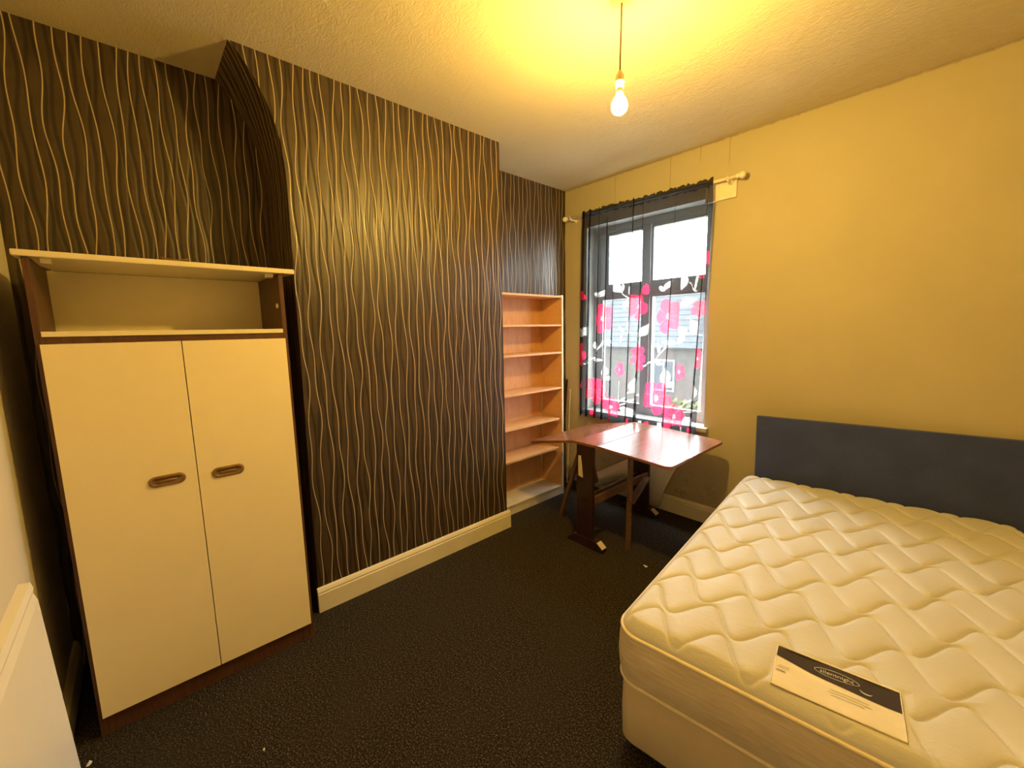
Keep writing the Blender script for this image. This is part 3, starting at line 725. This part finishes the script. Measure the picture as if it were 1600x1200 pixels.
def stem(pts, wpx=2.4):
    # smooth polyline through pts
    P = [np.array(p, float) for p in pts]
    if len(P) == 3:
        tt_ = np.linspace(0, 1, 14); c = 2 * P[1] - 0.5 * (P[0] + P[2])
        P = [(1 - k) ** 2 * P[0] + 2 * k * (1 - k) * c + k * k * P[2] for k in tt_]
    W3 = [cpx(*p) for p in P]
    for (ax, az), (bx, bz) in zip(W3[:-1], W3[1:]):
        ex, ez = (bx - ax), (bz - az); L2 = ex * ex + ez * ez + 1e-12
        k = np.clip(((RX - ax) * ex + (RZp - az) * ez) / L2, 0, 1)
        d = np.hypot(RX - ax - k * ex, RZp - az - k * ez)
        white[d < wpx * mpx] = 1
for st in ([(183, 690), (160, 770), (98, 825)], [(480, 690), (440, 780), (358, 835)], [(268, 692), (325, 688), (352, 735)], [(165, 530), (165, 560)], [(262, 500), (312, 548)],
           [(300, 475), (296, 510), (312, 545)], [(250, 1000), (325, 935)], [(250, 1012), (300, 990), (345, 962)], [(525, 695), (575, 688), (622, 697)], [(568, 462), (600, 500)], [(606, 436), (598, 490)],
           [(540, 1012), (592, 968)], [(258, 900), (254, 990)], [(540, 1040), (590, 1035)]): stem(st)
for L in ((245, 487, 30, 18, -0.9), (275, 482, 26, 8, 1.5), (285, 558, 24, 10, 1.3), (150, 518, 18, 10, -0.9), (180, 510, 22, 11, 0.9), (445, 490, 20, 11, -0.6), (470, 475, 20, 9, 1.2), (545, 455, 38, 15, 1.4),
          (97, 680, 34, 16, 1.0), (145, 747, 26, 11, 1.9), (198, 727, 26, 11, 0.1), (157, 807, 28, 11, 0.05), (187, 857, 40, 16, 1.45), (205, 887, 20, 10, 0.5), (265, 670, 20, 10, -0.7), (298, 658, 28, 13, 1.8),
          (265, 713, 24, 10, 1.3), (372, 672, 36, 16, 1.0), (432, 748, 28, 11, 1.7), (477, 730, 28, 11, -0.05), (430, 818, 24, 12, -0.4), (535, 672, 24, 14, 2.4), (532, 715, 26, 12, 1.0), (590, 657, 32, 17, 1.9),
          (565, 548, 32, 17, 0.4), (462, 880, 48, 19, 1.5), (478, 915, 22, 13, 0.5), (320, 928, 45, 17, 1.7), (290, 1035, 34, 20, -0.4), (590, 950, 40, 10, 1.5), (563, 1080, 32, 17, -0.4), (620, 300, 10, 6, 0.4)): leaf_p(*L)
for Fl in ((183, 622, 50, 74, 0.6), (335, 570, 44, 66, 0.2), (475, 612, 52, 78, 0.6), (150, 945, 58, 72, 0.3), (222, 1015, 46, 52, 0.9), (422, 975, 62, 80, 0.3), (500, 1058, 50, 56, 0.9),
           (85, 780, 20, 62, 0.2), (615, 580, 28, 40, 0.4), (80, 915, 12, 28, 0.2)): flower(*Fl)
flower(338, 795, 30, 76, 0.1, 9); flower(608, 800, 16, 44, 0.1, 9); flower(258, 850, 24, 42, 0.5); flower(525, 860, 20, 38, 0.5)
for dr in ((375, 490, 11, 25), (93, 520, 12, 23), (648, 350, 10, 26), (625, 433, 10, 12)): drop(*dr)
hem = ((TT > 0.972) | (TT < 0.03)).astype(float)
hem = np.maximum(hem, ((SS < 0.012) | (SS > 0.985)).astype(float) * 0.85)
hm = (TT > 0.972)
ew = np.sin(RX * 34 + 1.0) + 0.6 * np.sin(RX * 71)
pink[hm] = (ew[hm] > 0.75); white[hm] = ((ew[hm] < -1.15)) * 0.9
V = np.stack([XX, YY, ZZ], -1).reshape(-1, 3)
ii, jj = np.meshgrid(np.arange(NS - 1), np.arange(NT_ - 1), indexing='ij'); b_ = (ii * NT_ + jj).ravel()
F = np.stack([b_, b_ + 1, b_ + NT_ + 1, b_ + NT_], -1)
me = pydata(V.tolist(), F.tolist())
ca = me.color_attributes.new('print', 'FLOAT_COLOR', 'POINT')
ca.data.foreach_set('color', np.stack([pink, white, hem, np.ones_like(hem)], -1).reshape(-1).astype(np.float32))
cur = link('curtain', me, M['curtain'], smooth=True)
tag(cur, 'sheer black curtain printed with pink flowers and white leaves at the window', 'curtain')

# ---------------------------------------------------------------- bare bulb on its flex
LP = at(968, 160, 'y', 1.545)
lamp = thing('pendant_lamp', 'lit bare bulb hanging on a brown flex from the ceiling', 'pendant lamp', (LP.x, LP.y, H))
zc = LP.z - H
lathe('ceiling_rose', [(0.0, 0.0), (0.045, 0.0), (0.044, -0.006), (0.032, -0.011), (0.012, -0.014), (0.008, -0.024), (0.0, -0.024)][::-1], M['holder'], lamp, 28)
tube('flex', [(0.004, 0, -0.015), (0.003, 0, -0.1), (0.001, 0, zc + 0.2), (0, 0, zc + 0.105)], 0.0032, M['cord'], lamp, 8)
lathe('lamp_holder', [(0.0, zc + 0.118), (0.006, zc + 0.117), (0.010, zc + 0.108), (0.0165, zc + 0.098), (0.0175, zc + 0.082), (0.019, zc + 0.080), (0.019, zc + 0.072), (0.0155, zc + 0.070), (0.0150, zc + 0.052), (0.0, zc + 0.052)], M['holder'], lamp, 20)
lathe('bulb_cap', [(0.0, zc + 0.0515), (0.0125, zc + 0.0515), (0.0130, zc + 0.036), (0.0, zc + 0.036)], M['chrome'], lamp, 18)
pr = [(0.0, 0.0355), (0.0120, 0.0355), (0.0128, 0.030), (0.0160, 0.022), (0.0235, 0.012), (0.0295, 0.0), (0.0315, -0.012)] + [(0.0318 * math.cos(a), -0.016 - 0.030 * math.sin(a)) for a in [PI / 2 * k / 8 for k in range(1, 9)]]
lathe('bulb', [(max(r, 0), zc + z) for r, z in pr], M['bulb'], lamp, 24)

# ---------------------------------------------------------------- radiator on the near wall
rad = thing('radiator', 'white panel radiator on the cream wall left of the wardrobe', 'radiator', (1.2, YB, 0.16))
rx0, rx1 = 0.737, 2.05
def Rb(x, y, z): return (x - 1.2, y - YB, z - 0.16)
LEAN = Matrix.Translation((0, 0.0, 0)) @ Matrix(((1, 0, 0, 0), (0, 1, -0.04, 0), (0, 0, 1, 0), (0, 0, 0, 1)))
# panel section: flat face with rolled top and bottom edges
yfr = 0.125; yb = 0.100
sec = [(yb, 0.0), (yfr - 0.012, 0.0), (yfr - 0.002, 0.012), (yfr, 0.03), (yfr, 0.70), (yfr - 0.005, 0.722), (yfr - 0.002, 0.735), (yfr - 0.006, 0.752), (yb, 0.755)]
pan = prism('panel', sec, 'x', rx0 - 1.2, rx1 - 1.2, M['radiator'], rad, 0.0, M=LEAN)
box('wall_bracket', -0.30, -0.27, 0.002, 0.07, 0.1, 0.70, M['radiator'], rad, 0.002); box('wall_bracket', 0.55, 0.58, 0.002, 0.07, 0.1, 0.70, M['radiator'], rad, 0.002)
tube('pipe', [(0.88, 0.08, 0.03), (0.92, 0.08, 0.03), (0.93, 0.08, 0.0), (0.93, 0.08, -0.16)], 0.0085, M['chrome'], rad, 10)

# ---------------------------------------------------------------- socket, loose paper, scraps
sk = thing('wall_socket', 'double socket plate painted over on the wall above the skirting', 'socket', (0.829, YF, 0.194))
box('faceplate', -0.074, 0.074, -0.009, 0.0, -0.043, 0.043, M['wall'], sk, 0.004)
for x in (-0.036, 0.036):
    for dx, dz, ww, hh in ((0, 0.010, 0.0025, 0.006), (-0.011, -0.010, 0.005, 0.0025), (0.011, -0.010, 0.005, 0.0025)):
        box('pin_hole', x + dx - ww, x + dx + ww, -0.0096, -0.0088, dz - hh, dz + hh, M['black'], sk)
# lining paper hanging off the wall under the window
upc = [(-0.05, 0.12), (0.12, 0.22), (0.38, 0.375), (0.60, 0.43), (0.80, 0.40)]; loc_ = [(0.0, 0.015), (0.14, 0.10), (0.33, 0.165), (0.50, 0.03), (0.665, 0.022)]
def cat(P, k):
    n = len(P) - 1; f = k * n; i = min(int(f), n - 1); f -= i
    p0 = P[max(i - 1, 0)]; p1 = P[i]; p2 = P[i + 1]; p3 = P[min(i + 2, n)]
    return tuple(0.5 * (2 * b + (c - a) * f + (2 * a - 5 * b + 4 * c - d) * f * f + (3 * b - a - 3 * c + d) * f ** 3) for a, b, c, d in zip(p0, p1, p2, p3))
V = []; F = []; na, nb = 36, 18
for i in range(na + 1):
    k = i / na; A = cat(upc, k); B = cat(loc_, k)
    for j in range(nb + 1):
        q = j / nb; x = A[0] + (B[0] - A[0]) * q; z = A[1] + (B[1] - A[1]) * q
        bul = 0.085 * math.sin(PI * min(1, q * 0.95 + 0.08)) * (0.55 + 0.45 * (1 - k)) + 0.012 * math.sin(k * 11 + q * 5) * q + 0.03 * q * (1 - k)
        V.append((x, YF - 0.012 - max(0.0, bul) - 0.02 * q, max(0.006, z)))
for i in range(na):
    for j in range(nb):
        k = i * (nb + 1) + j; F.append((k, k + nb + 1, k + nb + 2, k + 1))
ps = link('loose_wallpaper', pydata(V, F), M['sheet'], smooth=True)
tag(ps, 'sheet of pale lining paper peeling off the wall beneath the window', 'wallpaper')
md = ps.modifiers.new('thickness', 'SOLIDIFY'); md.thickness = 0.0012
def scrap(x, y, sz, seed, label):
    random.seed(seed); V = [(0, 0, 0.006)]; n = 6
    for k in range(n):
        a = 2 * PI * k / n; r = sz * random.uniform(0.5, 1.0); V.append((r * math.cos(a), 0.5 * r * math.sin(a), random.uniform(0.001, 0.010)))
    me = pydata(V, [(0, k + 1, (k + 1) % n + 1) for k in range(n)])
    o = link('paper_scrap', me, M['scrap'], loc=(x, y, 0.001)); tag(o, label, 'paper scrap', 'white scraps on the carpet')
    m_ = o.modifiers.new('thickness', 'SOLIDIFY'); m_.thickness = 0.001
scrap(1.026, 2.271, 0.022, 1, 'tiny white scrap on the carpet beside the bed near the table')
scrap(0.665, 0.203, 0.008, 2, 'tiny white speck on the dark carpet in front of the wardrobe')
scrap(0.285, -0.27, 0.02, 3, 'small white scrap on the carpet by the bottom of the radiator')

# ---------------------------------------------------------------- outside the window
struct(box('ground', -30, 30, YF + 0.5, 60, -3.1, -2.9, M['yard']), 'concrete back yard')
hs = thing('house', 'pale slate-roofed brick house seen through the curtain beyond the yard', 'house', (-6, 17, -2.9))
box('wall', -14, 16, 0, 6, 0, 3.6, M['farbrick'], hs)
NR = 12
for k in range(NR):
    y0 = -0.3 + 3.3 * k / NR; z0 = 3.5 + 2.8 * k / NR
    bm = bmesh.new(); bm_box(bm, -14.2, 16.2, 0, 3.3 / NR * 1.42, -0.02, 0.03, Matrix.Translation((0, y0, z0)) @ Matrix.Rotation(math.atan2(2.8, 3.3) - 0.05, 4, 'X'))
    link('slate_course', mesh_of(bm), M['slate'], hs)
for x in (-9, -5, -1, 3, 7):
    f_ = box('window', x, x + 1.0, -0.06, 0.02, 1.6, 3.0, M['farwhite'], hs)
    box('pane', x + 0.08, x + 0.46, -0.075, -0.06, 1.68, 2.92, M['farglass'], f_); box('pane', x + 0.54, x + 0.92, -0.075, -0.06, 1.68, 2.92, M['farglass'], f_)
box('chimney', -3, -2.2, 2.8, 3.5, 5.6, 6.7, M['farbrick'], hs)
# bush in the yard
random.seed(5)
BP = at(1072, 600, 'y', 8.0)
bs = thing('bush', 'yellowish green bush in the yard beyond the window', 'bush', (BP.x, 8.0, -2.9))
V = []; F = []
for k in range(1500):
    a = random.uniform(0, 2 * PI); h = random.uniform(0.0, 1.0); rr = 0.8 * math.sqrt(max(0.05, 1 - (2 * h - 0.8) ** 2 * 0.6)) * random.uniform(0.75, 1.0)
    c = Vector((rr * math.cos(a), rr * math.sin(a), 0.3 + 2.6 * h)); n_ = Vector((random.gauss(0, 1), random.gauss(0, 1), random.gauss(0, 1))).normalized(); t1 = n_.orthogonal().normalized() * 0.10; t2 = n_.cross(t1) * 0.55
    i = len(V); V += [c - t1, c + t2, c + t1, c - t2]; F.append((i, i + 1, i + 2, i + 3))
fo_ = link('foliage', pydata(V, F), M['leaf'], bs); fo_['kind'] = 'stuff'
tube('stem', [(0, 0, 0), (0.03, 0.02, 1.0), (-0.02, 0, 2.2)], [0.06, 0.04, 0.02], M['tablemid'], bs, 8)
